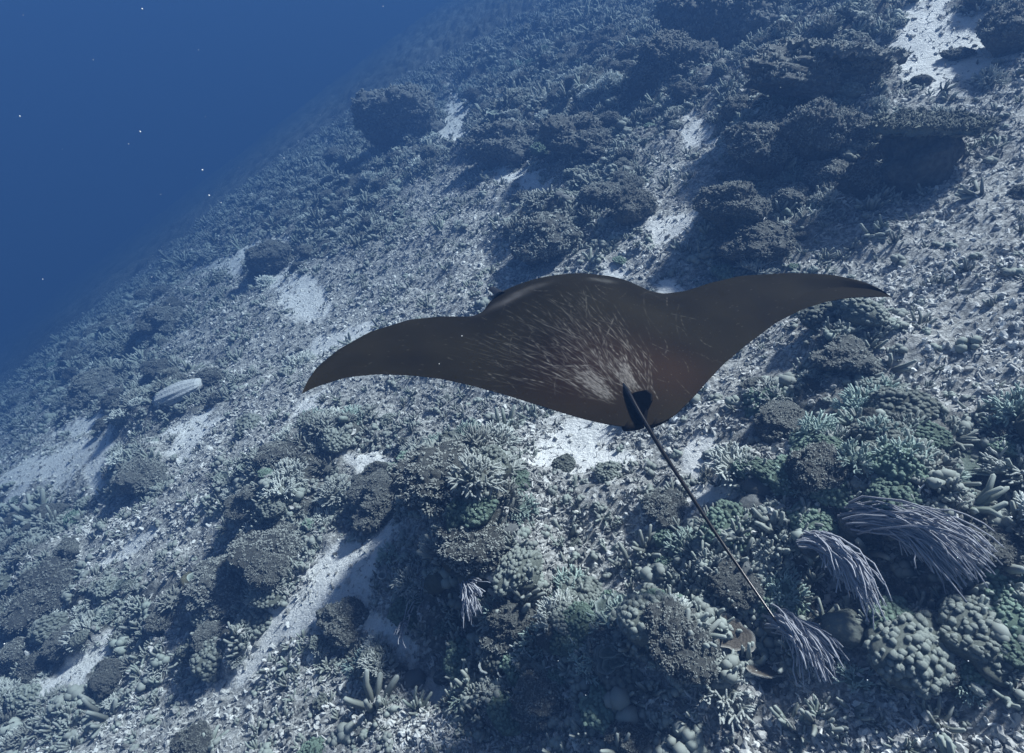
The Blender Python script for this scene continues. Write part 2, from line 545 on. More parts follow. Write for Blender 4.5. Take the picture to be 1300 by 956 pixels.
def geo_branching(seed, n=46, spread=.25):
    g, rng = Geo(), np.random.default_rng(seed)
    def grow(p, d, L, r, lev):
        e = p + d * L
        mid = (p + e) / 2 + rng.normal(size=3) * L * .06
        g.tube([p, mid, e], [r, r * .9, r * (.72 if lev else .6)], 5, .15 + .25 * (2 - lev), .55 + .25 * (2 - lev) if lev else 1.0)
        if lev:
            for _ in range(rng.integers(3, 5)):
                nd = unit(d + rng.normal(size=3) * .55 + np.array([0, 0, .25]))
                grow(e - d * L * .08, nd, L * rng.uniform(.55, .8), r * .78, lev - 1)
    for k in range(n):
        d = rdir(rng, .12)
        grow(np.array([d[0], d[1], 0]) * .25, unit(d * np.array([1, 1, .8])), rng.uniform(.26, .40), .040, 1)
    blob(g, np.array([0, 0, -.02]), .36, 2, amp=.2, tip0=0, tip1=.1, squash=.6, seed=seed)
    return g

def geo_knobs(seed, n=190, r=(.05, .115)):
    g, rng = Geo(), np.random.default_rng(seed)
    blob(g, np.array([0, 0, 0]), .8, 3, amp=.3, tip0=0, tip1=.2, squash=.55, seed=seed)
    for k in range(n):
        d = rdir(rng, .0)
        rad = .78 * (1 + .3 * n3(np.array([d * 1.7 + seed * 3.7]), seed)[0])
        c = d * rad * np.array([1, 1, .6])
        blob(g, c, rng.uniform(*r), 1 if n > 100 else 2, amp=.4, tip0=.1, tip1=1, squash=rng.uniform(.7, 1.2), seed=int(rng.integers(999)))
    return g

def geo_massive(seed, squash=.72, grooves=False):
    g = Geo()
    v, f = ico(5)
    k = 1 + .16 * n3(v * 1.5 + seed, seed) + .05 * n3(v * 4 + seed, seed + 3)
    if grooves:
        q = v * 4 + .8 * np.stack([n3(v * 3, seed + 5), n3(v * 3, seed + 6), n3(v * 3, seed + 7)], 1)
        k = k + .025 * np.sin(q[:, 0] * 9 + 4 * np.sin(q[:, 1] * 2.5)) + .02 * (.5 - worley3(v * 6, seed))
    else:
        k = k + .035 * (.5 - worley3(v * 7, seed))
    p = v * k[:, None] * np.array([1, 1, squash])
    p[:, :2] *= (1 - .25 * np.clip(-v[:, 2:3], 0, 1))
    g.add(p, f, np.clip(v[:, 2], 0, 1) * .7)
    return g

def plate(g, c, R, tilt, az, seed, thick=.05, cup=.12, nr=7, na=36, wav=.07):
    rng = np.random.default_rng(seed)
    an = np.arange(na) * 2 * math.pi / na
    out = 1 + .16 * np.sin(an * 2 + rng.uniform(0, 6)) + .10 * np.sin(an * 3 + rng.uniform(0, 6)) + .06 * np.sin(an * 7 + rng.uniform(0, 6))
    ph = rng.uniform(0, 6)
    V, tp = [], []
    for side in (0, 1):
        for i in range(nr):
            q = (i + .15) / (nr - .85)
            rr = R * out * q
            z = R * cup * q * q + R * wav * q * q * np.sin(an * 5 + ph) - side * thick * (1 - .55 * q) + .01 * R * np.sin(an * 22 + i) * (1 - side)
            V.append(np.stack([rr * np.cos(an), rr * np.sin(an), z], 1))
            tp.append(np.full(na, (max(0, q - .82) / .18) ** 1.5 + (.15 * (i % 2) if not side else 0)))
    V = np.concatenate(V)
    Fc = []
    for side in (0, 1):
        o = side * nr * na
        for i in range(nr - 1):
            for j in range(na):
                q = (o + i * na + j, o + i * na + (j + 1) % na, o + (i + 1) * na + (j + 1) % na, o + (i + 1) * na + j)
                Fc.append(q if not side else q[::-1])
        Fc.append(tuple(o + j for j in range(na))[::(1 if side else -1)])
    t, b = (nr - 1) * na, nr * na + (nr - 1) * na
    Fc += [(t + j, t + (j + 1) % na, b + (j + 1) % na, b + j)[::-1] for j in range(na)]
    ct, st = math.cos(tilt), math.sin(tilt)
    ca, sa = math.cos(az), math.sin(az)
    Rm = np.array([[ca, -sa, 0], [sa, ca, 0], [0, 0, 1]]) @ np.array([[ct, 0, st], [0, 1, 0], [-st, 0, ct]])
    g.add(V @ Rm.T + c, Fc, np.clip(np.concatenate(tp), 0, 1))

def geo_plates(seed, n=6):
    g, rng = Geo(), np.random.default_rng(seed)
    for k in range(n):
        a = rng.uniform(0, 6.28)
        d = rng.uniform(.05, .45)
        plate(g, np.array([d * math.cos(a), d * math.sin(a), .12 + .10 * k * .6]), rng.uniform(.35, .62), rng.uniform(.05, .45), a, seed * 17 + k, .05, .18, 5, 26)
    blob(g, np.array([0, 0, 0.02]), .42, 2, amp=.3, tip0=0, tip1=0, squash=.6, seed=seed)
    return g

def geo_fingers(seed, n=64):
    g, rng = Geo(), np.random.default_rng(seed)
    blob(g, np.array([0, 0, 0.05]), .5, 2, amp=.25, tip0=0, tip1=.2, squash=.5, seed=seed)
    for k in range(n):
        d = rdir(rng, .1)
        s0 = d * np.array([.42, .42, .22])
        L = rng.uniform(.25, .5)
        e = s0 + unit(d + np.array([0, 0, .5])) * L
        g.tube([s0, (s0 + e) / 2 + rng.normal(size=3) * .03, e], [.05, .045, .028], 5, .1, .8)
    return g

def boulder_pts(seed, over=.35, fine=1.0):
    v, f = ico(6)
    off = seed * 7.7
    w1 = worley3(v * 1.6 + off, seed)
    w2 = worley3(v * 4.2 + off, seed + 1)
    w3 = worley3(v * 10 + off, seed + 2)
    k = 1 + .32 * n3(v * 1.2 + off, seed + 4) + .42 * (.55 - w1) + fine * (.20 * (.5 - w2) + .10 * (.5 - w3) + .04 * n3(v * 22 + off, seed + 9))
    p = v * k[:, None]
    p[:, 2] *= .72
    sh = 1 - over * np.clip(-v[:, 2] + .25, 0, 1)
    p[:, :2] *= sh[:, None]
    return p, f, v

BOULDERS = []
for sd, over in ((1, .30), (2, .45), (3, .15), (4, .5), (5, .35), (6, .2)):
    p, f, v = boulder_pts(sd, over)
    g = Geo()
    g.add(p, f, np.clip(.35 * (.5 - worley3(v * 10 + sd * 7.7, sd + 2)), 0, 1))
    rock = g.mesh('reef_rock', M_ROCK)
    gg, rng = Geo(), np.random.default_rng(100 + sd)
    up = np.where(v[:, 2] > -.05)[0]
    for i in rng.choice(up, 800, replace=False):
        tv, tf, tt = tuft_copy(rng, rng.random() > .65)
        s_ = rng.uniform(.05, .13)
        d = unit(v[i] + np.array([0, 0, .4]))
        a = unit(np.cross(d, rng.normal(size=3)))
        Rm = np.stack([a, np.cross(d, a), d], 1)
        gg.add((tv * s_) @ Rm.T + p[i], tf, tt)
    BOULDERS.append((rock, gg.mesh('coral_growth', M_GROW)))

def boulder(px, py, wpx, label, var=0, rz=0.0, hk=1.0, sink=.25, group=None, name='coral_bommie', cat='coral head'):
    P, t = ground_at(px, py)
    r = wpx * t[0] / F_PX / 2
    o = thing(name, label, cat, (P[0][0], P[0][1] , P[0][2] + r * hk * (.72 - sink - .25)), rz, (r, r, r * hk), group)
    ro, gr = BOULDERS[var % len(BOULDERS)]
    obj('reef_rock', ro, o)
    obj('coral_growth', gr, o, kind='stuff')
    return o

KEEP = []                                              # ground taken by single corals: x, y, radius
# the mounds one can tell apart, at the pixel of their foot
boulder(512, 172, 112, 'dark round coral mound beside a narrow pale sand gap in hazy water', 0, .4, 1.0)
boulder(686, 318, 92, 'dark hollow-fronted coral head with pale crest ahead of the manta ray', 1, 1.2, 1.0)
boulder(640, 195, 90, 'dark flat coral mound uphill of the narrow sand gap', 2, 2.0, .8)
boulder(764, 262, 62, 'small coral head with a rounded pale knob uphill of the manta ray', 4, .9, .9)
boulder(800, 275, 60, 'blocky dark coral head above a bright sand pocket', 3, 2.9, 1.1)
boulder(735, 190, 100, 'low broad coral mound in the hazy upper slope', 5, .3, .8)
boulder(850, 110, 110, 'steep hazy coral knoll on the upper slope', 0, 3.3, 1.0)
boulder(905, 60, 130, 'tall hazy coral knoll next to the overhanging ledge', 3, 1.1, 1.2)
boulder(965, 205, 95, 'rugged coral head with pale tufted crest below the ledge', 1, 4.2, 1.0)
boulder(1040, 190, 84, 'upright dark coral block between the table coral and a tufted head', 3, 5.0, 1.35)
boulder(1050, 235, 66, 'pale tufted coral lump leaning on the upright dark block', 4, .2, .9)
boulder(925, 270, 78, 'shaggy coral head above a small pale finger sponge', 2, 2.2, .9)
boulder(1000, 265, 72, 'low coral head downhill of the upright dark block', 5, 1.0, .8)
boulder(955, 320, 96, 'dark coral mound just uphill of the right wing', 1, .5, .8)
boulder(1282, 60, 90, 'big pale-topped reef rock on the sand flat edge', 3, 2.5, 1.1)
boulder(1216, 72, 34, 'small flat dark rock lying on open sand', 5, 1.9, .6)
boulder(1168, 108, 26, 'little coral rock at the edge of the open sand', 4, .9, .9)
boulder(182, 612, 62, 'isolated round dark coral ball on the deep rubble slope', 5, 1.4, 1.0)
boulder(1072, 455, 76, 'dark coral clump below the tip of the right wing', 2, 4.4, .6)
boulder(990, 545, 74, 'dark bushy coral clump on pale rubble right of the tail', 0, 2.6, .7)
boulder(345, 335, 58, 'dim blue coral mound on the deep slope', 4, 2.1, .9)
boulder(208, 412, 52, 'dim dark coral mound beside a pale patch on the deep slope', 2, .1, .8)
boulder(560, 620, 120, 'dark tangled coral mound behind the left wing', 1, 3.0, .7)
boulder(490, 640, 84, 'dark coral lump uphill of a bright sand chute', 2, 5.2, .7)
boulder(600, 700, 90, 'deep brown coral mound beside the pale rubble field', 4, 1.8, .8)
boulder(640, 815, 60, 'dark coral mound next to a shaded sand hollow', 0, .6, .7)
boulder(345, 700, 96, 'long dark coral mound bordering a bright sand chute', 5, .8, .6)
boulder(280, 750, 90, 'dark coral mound at the foot of the bright sand chute', 1, 2.4, .6)
boulder(440, 790, 62, 'rounded grey coral head standing in bright sand', 2, 3.9, .9)
boulder(930, 745, 64, 'dark crusted coral head under the trailing tail', 3, .4, .8)
boulder(1250, 700, 90, 'green grey coral mound beside the dark hollow', 4, 1.3, .7)
boulder(845, 650, 56, 'small crusted coral head close to the tail', 5, 4.0, .7)
boulder(60, 760, 90, 'deep blue shaded coral mound on the lower slope', 3, 3.1, .6)
boulder(120, 500, 70, 'deep shaded coral mound uphill of bright blue sand', 1, 1.6, .8)
# ------------------------------------------------------------------ overhanging ledge and table coral
def hero_at(px, py):
    P, t = ground_at(px, py)
    return P[0], t[0]

P, t = hero_at(1035, 120)
k = t / F_PX * .66
o = thing('overhanging_ledge', 'big overhanging reef ledge with a pale layered rim beside open sand', 'reef ledge', (P[0], P[1], P[2]), .2)
p, f, v = boulder_pts(8, .1)
g = Geo()
LR = p * np.array([118 * k, 90 * k, 62 * k]) + np.array([-10 * k, 30 * k, 30 * k])
g.add(LR, f, np.clip(.4 * (.5 - worley3(v * 10, 10)), 0, 1))
obj('ledge_rock', g.mesh('ledge_rock', M_ROCK), o)
SHELF = []
for i, (xx, zz, R) in enumerate(((34, 78, 92), (74, 52, 55))):
    g = Geo()
    plate(g, np.array([0, 0, 0]), R * k, .12, .5 + i, 300 + i, .26 * R * k, .02, 16, 110, .03)
    g.t[0] = g.t[0] * .45
    V = g.v[0]
    V += (.12 * R * k * (.5 - worley3(V / (R * k) * 5, 4)) + .08 * R * k * n3(V / (R * k) * 11, 5))[:, None] * np.array([.8, .8, 1])
    SHELF.append((np.vstack([V[:16 * 110], V[14 * 110:16 * 110], V[31 * 110:]]), np.array([xx * k, (4 - 6 * i) * k, zz * k])))
    obj('ledge_shelf', g.mesh('ledge_shelf', M_ROCK), o, (xx * k, (4 - 6 * i) * k, zz * k))
gg, rng = Geo(), np.random.default_rng(88)
SHELF.append((LR[v[:, 2] > -.1], np.zeros(3)))
for Vs, off in SHELF:
    for q in rng.choice(len(Vs), 560):
        tv, tf, tt = tuft_copy(rng)
        gg.add(tv * rng.uniform(4, 11) * k + Vs[q] + off, tf, tt)
obj('coral_growth', gg.mesh('coral_growth', M_GROW), o, kind='stuff')

P, t = hero_at(1150, 232)
k = t / F_PX
o = thing('table_coral', 'flat-topped table coral on a thick dark stalk in the rubble', 'coral', (P[0], P[1], P[2] - .05), .3)
g = Geo()
plate(g, np.array([0, 0, 0]), 58 * k, .05, 2.0, 41, 16 * k, .04, 14, 110, .03)
g.t[0] = g.t[0] * .15
V = g.v[0]
V[:, 2] += 5 * k * (.5 - worley3(V / (60 * k) * 7, 4)) + 3 * k * n3(V / (60 * k) * 16, 5)
top = obj('table_top', g.mesh('table_top', M_KNOB), o, (4 * k, 0, 78 * k))
gg, rng = Geo(), np.random.default_rng(89)
Vs = np.vstack([V[:14 * 110], V[11 * 110:14 * 110], V[12 * 110:14 * 110], V[27 * 110:]])
for q in rng.choice(len(Vs), 900):
    tv, tf, tt = tuft_copy(rng)
    gg.add(tv * rng.uniform(4, 8) * k + Vs[q], tf, tt * .6)
obj('branchlets', gg.mesh('branchlets', M_KNOB), top, kind='stuff')
p, f, v = boulder_pts(9, -.1, .6)
g = Geo()
g.add(p * np.array([42 * k, 36 * k, 62 * k]) * (1 + .22 * v[:, 2:3] * np.array([1, 1, 0])), f, 0)
obj('stalk', g.mesh('stalk', M_ROCK), o, (2 * k, 0, 30 * k))

# ------------------------------------------------------------------ sea whip bushes
def whips(px, py, label, tips, n, base_r, r=.006, seed=1, lift=.35):
    """strands from one foot combed down-current; tips: pixel offsets of the fan of ends"""
    P, t = hero_at(px, py)
    k = t / F_PX
    tm = np.mean(tips, axis=0)
    for q in (0, .5, 1.0):
        KEEP.append((P[0] + tm[0] * k * q, P[1] + (-tm[1] - .3 * tm[0]) * k * q / .66, np.abs(tips).max() * k * .33))
    P = P + np.array([0, 0, .10])
    o = thing('sea_whip_bush', label, 'sea whip', P, 0, 1.0, 'sea whip bushes on the lower slope')
    rng = np.random.default_rng(seed)
    g = Geo()
    blob(g, np.zeros(3), base_r * k, 3, amp=.3, tip0=0, tip1=.2, squash=.7, seed=seed)
    obj('holdfast', g.mesh('holdfast', M_ROCK), o)
    g = Geo()
    tips = np.asarray(tips, float)
    for q in range(n):
        w = rng.random(len(tips)) ** 2.5
        w /= w.sum()
        e = (w[:, None] * tips).sum(0) + rng.normal(size=2) * 5
        ln = rng.uniform(.55, 1.08)
        # picture-plane offset turned into a sideways and downhill reach over the slope
        ex, ey = e[0] * k * ln, (-e[1] - .30 * e[0]) * k * ln / .66
        st = rng.normal(size=3) * base_r * k * .35
        st[2] = abs(st[2]) + base_r * k * .3
        L = math.hypot(ex, ey)
        hgt = lift * L * rng.uniform(.5, 1.2)
        end = np.array([ex, ey, .45 * ex + .05 * ey + .06 + rng.uniform(-.03, .14)])
        c1 = st + np.array([ex * .25, ey * .25, hgt * 1.2])
        c2 = st * .5 + np.array([ex * .7, ey * .7, end[2] * .6 + hgt * .9])
        u = np.linspace(0, 1, 9)[:, None]
        pts = (1 - u) ** 3 * st + 3 * (1 - u) ** 2 * u * c1 + 3 * (1 - u) * u * u * c2 + u ** 3 * end
        pts[1:-1] += rng.normal(size=(7, 3)) * L * .012
        g.tube(pts, np.linspace(r, r * .55, 9), 4, .1, .9)
        if rng.random() < .6:
            i = rng.integers(2, 6)
            b = pts[i:].copy() + np.linspace(0, 1, 9 - i)[:, None] * rng.normal(size=3) * L * .09
            if len(b) > 2:
                g.tube(b, np.linspace(r * .9, r * .5, len(b)), 4, .2, .9)
    obj('strands', g.mesh('strands', M_WHIP), o, kind='stuff')
    return o
whips(1082, 682, 'largest pale sea whip bush, its long strands combed over a dark gap', [(104, 26), (84, 38), (60, 58), (26, 52), (36, 38), (76, 18), (52, 40)], 440, 24, .0078, 3)
whips(1022, 706, 'narrow pale sea whip bush drooping beside the largest one', [(34, 60), (20, 64), (8, 42), (34, 40), (-4, 26)], 230, 15, .0072, 4)
whips(978, 805, 'brown grey sea whip bush just under the tip of the tail', [(26, 44), (44, 30), (2, 50), (54, 22), (-10, 38)], 220, 18, .0075, 5)
whips(588, 752, 'small pale fan-shaped sea whip beside brown coral lobes', [(28, 14), (12, 32), (24, 26), (34, 4), (2, 30)], 110, 7, .007, 6)
whips(516, 800, 'tiny pale sea whip tuft at the edge of the shaded sand hollow', [(12, -18), (4, 22), (-6, 24)], 26, 5, .006, 7)

# ------------------------------------------------------------------ single corals one can pick out
def single(name, label, cat, me, px, py, wpx, rz=0.0, up=0.0, tilt=(0, 0), hk=1.0, group=None):
    P, t = hero_at(px, py)
    r = wpx * t / F_PX / 2
    KEEP.append((P[0] * .98, P[1] - .3 * r, r * 1.1))
    o = obj(name, me, None, (P[0], P[1], P[2] + up * r))
    o.rotation_euler = (tilt[0], tilt[1], rz)
    o.scale = (r, r, r * hk)
    return tag(o, label, cat, group)

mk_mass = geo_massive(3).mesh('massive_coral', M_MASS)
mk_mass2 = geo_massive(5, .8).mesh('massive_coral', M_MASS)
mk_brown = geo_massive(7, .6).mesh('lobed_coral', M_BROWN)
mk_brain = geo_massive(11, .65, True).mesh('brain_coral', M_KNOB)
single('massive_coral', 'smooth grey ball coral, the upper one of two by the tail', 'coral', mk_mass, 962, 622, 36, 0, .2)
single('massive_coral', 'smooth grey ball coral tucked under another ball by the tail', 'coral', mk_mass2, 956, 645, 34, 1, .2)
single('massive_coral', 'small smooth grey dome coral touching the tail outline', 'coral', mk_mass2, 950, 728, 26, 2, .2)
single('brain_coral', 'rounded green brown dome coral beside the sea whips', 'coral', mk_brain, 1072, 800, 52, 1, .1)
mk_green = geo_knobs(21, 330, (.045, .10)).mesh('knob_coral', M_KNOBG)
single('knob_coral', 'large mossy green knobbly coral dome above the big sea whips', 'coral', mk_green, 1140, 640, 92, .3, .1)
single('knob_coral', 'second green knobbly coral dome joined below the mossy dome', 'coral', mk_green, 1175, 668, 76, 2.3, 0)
single('knob_coral', 'green knobbly coral ridge uphill of the narrow sea whips', 'coral', mk_green, 1030, 660, 70, 4.3, 0)
single('knob_coral', 'olive green coral lump in the pale rubble by the bottom sand', 'coral', mk_green, 850, 722, 40, 1.3, 0)
for (px, py, w, lab) in ((556, 742, 34, 'olive brown lobed coral, the one standing apart in the olive cluster'), (602, 735, 44, 'olive brown lobed coral standing uphill of the small sea whip fan'),
                         (578, 718, 32, 'dark brown lobed coral at the top of the olive cluster')):
    single('lobed_coral', lab, 'coral', mk_brown, px, py, w, px, .25)
single('lobed_coral', 'brown rounded coral lump on the dark mound by the sand chute', 'coral', mk_brown, 243, 738, 26, 1, .2)
mk_br = geo_branching(31, 60).mesh('branching_coral', M_BRANCH)
single('branching_coral', 'pale densely branched coral cushion beside the tail', 'coral', mk_br, 912, 722, 84, 0, 0)
single('branching_coral', 'grey branched coral dome on the dark mound right of the sand chute', 'coral', mk_br, 408, 826, 30, 2, .1)
mk_cauli = geo_knobs(33, 240, (.05, .11)).mesh('knob_coral', M_KNOB)
single('knob_coral', 'grey honeycombed coral dome at the deep edge of the dark thicket', 'coral', mk_cauli, 346, 648, 42, 0, .25)
single('knob_coral', 'smaller grey coral dome uphill of the honeycombed dome', 'coral', mk_cauli, 380, 622, 28, 1, .25)
single('knob_coral', 'dark spotted coral ball standing in the bright sand chute', 'coral', mk_cauli, 404, 820, 28, 3, .4)
single('knob_coral', 'brown crusted coral lump standing alone in pale rubble', 'coral', mk_cauli, 728, 690, 24, 2, .2)
single('knob_coral', 'round knobbly coral lump on the bright sand under the manta tail', 'coral', mk_cauli, 772, 602, 44, 1.2, .1)
single('knob_coral', 'round knobbly coral clump in bright sand behind the body', 'coral', mk_cauli, 716, 592, 38, 4.2, .1)
single('white_sponge', 'bright white rounded sponge pair in the dark thicket', 'sponge', geo_massive(15, .7).mesh('white_sponge', M_PALE), 520, 592, 16, 0, .3)
mk_fing = geo_fingers(5, 26).mesh('soft_coral', M_PALE)
single('soft_coral', 'white finger-branched soft coral peeking out behind the rear body edge', 'soft coral', mk_fing, 856, 534, 30, 0, .1)
g = Geo(); plate(g, np.zeros(3), 1, 0, 0, 62, .10, .10, 14, 80, .03)
g.v[0][:, 2] += .03 * n3(g.v[0] * 9, 3)
mk_disc = g.mesh('plate_coral', M_DISC)
single('plate_coral', 'round brown plate coral with a fine pale rim', 'coral', mk_disc, 928, 812, 46, .5, .5, (.35, -.2))
single('plate_coral', 'second brown plate coral half hidden below the round one', 'coral', mk_disc, 965, 852, 50, 2.5, .3, (.5, .3))
g = Geo(); plate(g, np.zeros(3), 1, 0, 0, 66, .07, .16, 12, 80, .06)
mk_pl = g.mesh('plate_coral', M_PLATE)
single('plate_coral', 'thin green plate coral with pale rim jutting over the dark hollow', 'coral', mk_pl, 1226, 592, 56, .2, .5, (.15, -.15))
single('plate_coral', 'small ribbed pale plate coral under the jutting green plate', 'coral', mk_pl, 1236, 620, 34, 1.2, .3, (.5, .1))
single('plate_coral', 'thin pale-rimmed plate coral on the dim lower slope', 'coral', mk_pl, 268, 740, 40, 2.2, .4, (.3, .2))

def cup(label, px, py, wpx, seed, hk=1.2):
    rng = np.random.default_rng(seed)
    prof = [(.42, -.3), (.62, .1), (.85, .6), (1.0, 1.0), (.9, 1.07), (.70, 1.0), (.55, .6), (.35, .15)]
    na = 26
    an = np.arange(na) * 2 * math.pi / na
    V, tp = [], []
    for i, (r, z) in enumerate(prof):
        w = 1 + .07 * np.sin(an * 9) * (i < 4) + .05 * np.sin(an * 2 + seed)
        V.append(np.stack([r * w * np.cos(an), r * w * np.sin(an), np.full(na, z * hk)], 1))
        tp.append(np.full(na, 1.0 if i in (3, 4) else .2))
    V = np.concatenate(V)
    Fc = [(i * na + j, i * na + (j + 1) % na, (i + 1) * na + (j + 1) % na, (i + 1) * na + j) for i in range(len(prof) - 1) for j in range(na)]
    Fc.append(tuple((len(prof) - 1) * na + j for j in range(na)))
    g = Geo(); g.add(V, Fc, np.concatenate(tp))
    return single('cup_sponge', label, 'sponge', g.mesh('cup_sponge', M_SPONGE), px, py, wpx, seed, .1)
cup('open cup sponge with pale ring mouth beside the shaded sand hollow', 618, 852, 22, 1)
cup('smaller open cup sponge next to the larger cup', 638, 858, 15, 2)
cup('small cup sponge among dark coral on the lower slope', 486, 735, 12, 3)
# pale ridged sponge on the deep slope, mouth open downhill
P, t = hero_at(224, 500)
k = t / F_PX
g = Geo()
nr_, na = 16, 54
V, tp = [], []
for i in range(nr_):
    q = i / (nr_ - 1)
    R = (13 + 5 * math.sin(q * 3.0) - 5 * q ** 3) * (1 if i else .62)
    an = np.arange(na) * 2 * math.pi / na
    w = 1 + .055 * np.sin(an * 11 + q * 1.5) + .05 * np.sin(an * 3 + q * 5)
    V.append(np.stack([np.full(na, -30 + 64 * q + (0 if i else 12)), R * w * np.cos(an), R * w * np.sin(an) * .62], 1) * k)
    tp.append(np.clip(w - .9, 0, 1) * 3)
Fc = [(i * na + j, i * na + (j + 1) % na, (i + 1) * na + (j + 1) % na, (i + 1) * na + j) for i in range(nr_ - 1) for j in range(na)]
Fc += [tuple(range(na)), tuple((nr_ - 1) * na + j for j in range(na))]
g.add(np.concatenate(V), Fc, np.clip(np.concatenate(tp), 0, 1))
o = obj('barrel_sponge', g.mesh('barrel_sponge', M_CLAM), None, (P[0], P[1], P[2] + 1 * k))
o.rotation_euler = (0, -.35, .15)
tag(o, 'pale ridged barrel sponge lying on the deep blue slope', 'sponge')
g = Geo()
g.tube(np.array([[0, 0, -.3], [.1, 0, .5], [.25, .1, 1.2], [.3, .1, 1.7]]), [.3, .3, .26, .2], 9, 0, 1)
mk_finger = g.mesh('finger_sponge', M_PALE)
single('finger_sponge', 'small pale finger sponge standing in front of the shaggy coral head', 'sponge', mk_finger, 908, 280, 10, 2, .3, (.2, .3), 1.3)
# ------------------------------------------------------------------ the many coral colonies
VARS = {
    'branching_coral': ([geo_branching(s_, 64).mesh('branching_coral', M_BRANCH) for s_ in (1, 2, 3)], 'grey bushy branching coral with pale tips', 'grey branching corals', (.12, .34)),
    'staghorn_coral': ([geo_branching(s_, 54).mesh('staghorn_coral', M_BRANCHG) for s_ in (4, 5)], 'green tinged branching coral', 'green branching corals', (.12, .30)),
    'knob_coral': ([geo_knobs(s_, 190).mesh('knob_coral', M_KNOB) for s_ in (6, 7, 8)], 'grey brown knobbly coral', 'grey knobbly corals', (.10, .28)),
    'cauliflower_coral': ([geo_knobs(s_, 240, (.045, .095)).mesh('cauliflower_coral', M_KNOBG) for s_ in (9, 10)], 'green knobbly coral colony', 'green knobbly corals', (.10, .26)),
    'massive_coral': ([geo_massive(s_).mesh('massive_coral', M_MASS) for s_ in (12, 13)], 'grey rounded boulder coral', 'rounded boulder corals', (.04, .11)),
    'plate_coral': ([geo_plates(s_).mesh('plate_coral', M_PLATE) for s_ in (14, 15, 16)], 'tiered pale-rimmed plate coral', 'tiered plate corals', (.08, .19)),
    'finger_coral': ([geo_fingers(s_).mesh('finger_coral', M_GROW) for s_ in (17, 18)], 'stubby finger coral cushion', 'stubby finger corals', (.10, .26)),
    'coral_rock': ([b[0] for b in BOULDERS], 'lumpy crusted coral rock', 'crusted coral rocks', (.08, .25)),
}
COUNT = {'branching_coral': 290, 'staghorn_coral': 170, 'knob_coral': 290, 'cauliflower_coral': 200, 'massive_coral': 40, 'plate_coral': 110, 'finger_coral': 240, 'coral_rock': 190}

def sample_view(n, rng, dmax=26, power=1.7):
    """random places on the slope inside the wider field of view, thinning with distance"""
    out, got = [], 0
    while got < n:
        m_ = n * 4
        d = (2.0 ** (2 - power) + rng.random(m_) * ((dmax + 2) ** (2 - power) - 2.0 ** (2 - power))) ** (1 / (2 - power))
        a = rng.uniform(-1.5, 1.5, m_)
        x, y = d * np.sin(a), d * np.cos(a) - 1.6
        u, v, dep = pix(x, y, base_z(x, y))
        ok = (u > -180) & (u < 1480) & (v > -260) & (v < 1120) & (dep > 1.6)
        out.append(np.stack([x[ok], y[ok]], 1))
        got += ok.sum()
    return np.concatenate(out)[:n]

MARKS = [(512, 172, 'the narrow sand gap'), (686, 318, 'the hollow-fronted coral head'), (780, 262, 'the blocky dark coral head'), (735, 150, 'the low hazy mound'), (905, 60, 'the tall hazy knoll'),
         (1010, 90, 'the overhanging ledge'), (1190, 80, 'the open sand flat'), (1150, 220, 'the table coral'), (1040, 190, 'the upright dark block'), (925, 270, 'the pale finger sponge'),
         (1250, 300, 'the wide rubble field'), (1072, 455, 'the dark clump under the right wing'), (1230, 470, 'the lower rubble field'), (990, 545, 'the bushy dark clump'), (1226, 600, 'the jutting green plate'),
         (1140, 640, 'the mossy green dome'), (1150, 740, 'the largest sea whip bush'), (1250, 820, 'the sandy streak beyond the sea whips'), (1035, 740, 'the narrow sea whip bush'), (980, 840, 'the brown plate corals'),
         (958, 635, 'the two grey ball corals'), (912, 722, 'the pale branched cushion'), (850, 722, 'the olive green lump'), (820, 830, 'the green knob thicket'), (770, 690, 'the pale rubble patch'),
         (742, 580, 'the bright sand behind the body'), (610, 760, 'the small sea whip fan'), (570, 840, 'the shaded sand hollow'), (640, 690, 'the deep brown mound'), (560, 610, 'the tangled mound behind the left wing'),
         (440, 730, 'the bright sand chute'), (330, 820, 'the foot of the sand chute'), (350, 640, 'the honeycombed dome'), (224, 500, 'the pale ridged sponge'), (182, 612, 'the lone round dark ball'),
         (60, 600, 'the bright blue sand patch'), (90, 780, 'the deep lower slope'), (390, 520, 'the sand under the left wing tip'), (340, 340, 'the dim blue mound'), (480, 400, 'the rubble ahead of the left wing'),
         (200, 400, 'the deep dim slope'), (420, 260, 'the hazy middle slope'), (600, 270, 'the hazy rubble slope'), (860, 320, 'the bright sand pocket')]
MARK_XY = np.array([plane_at(a, b) for a, b, _ in MARKS])
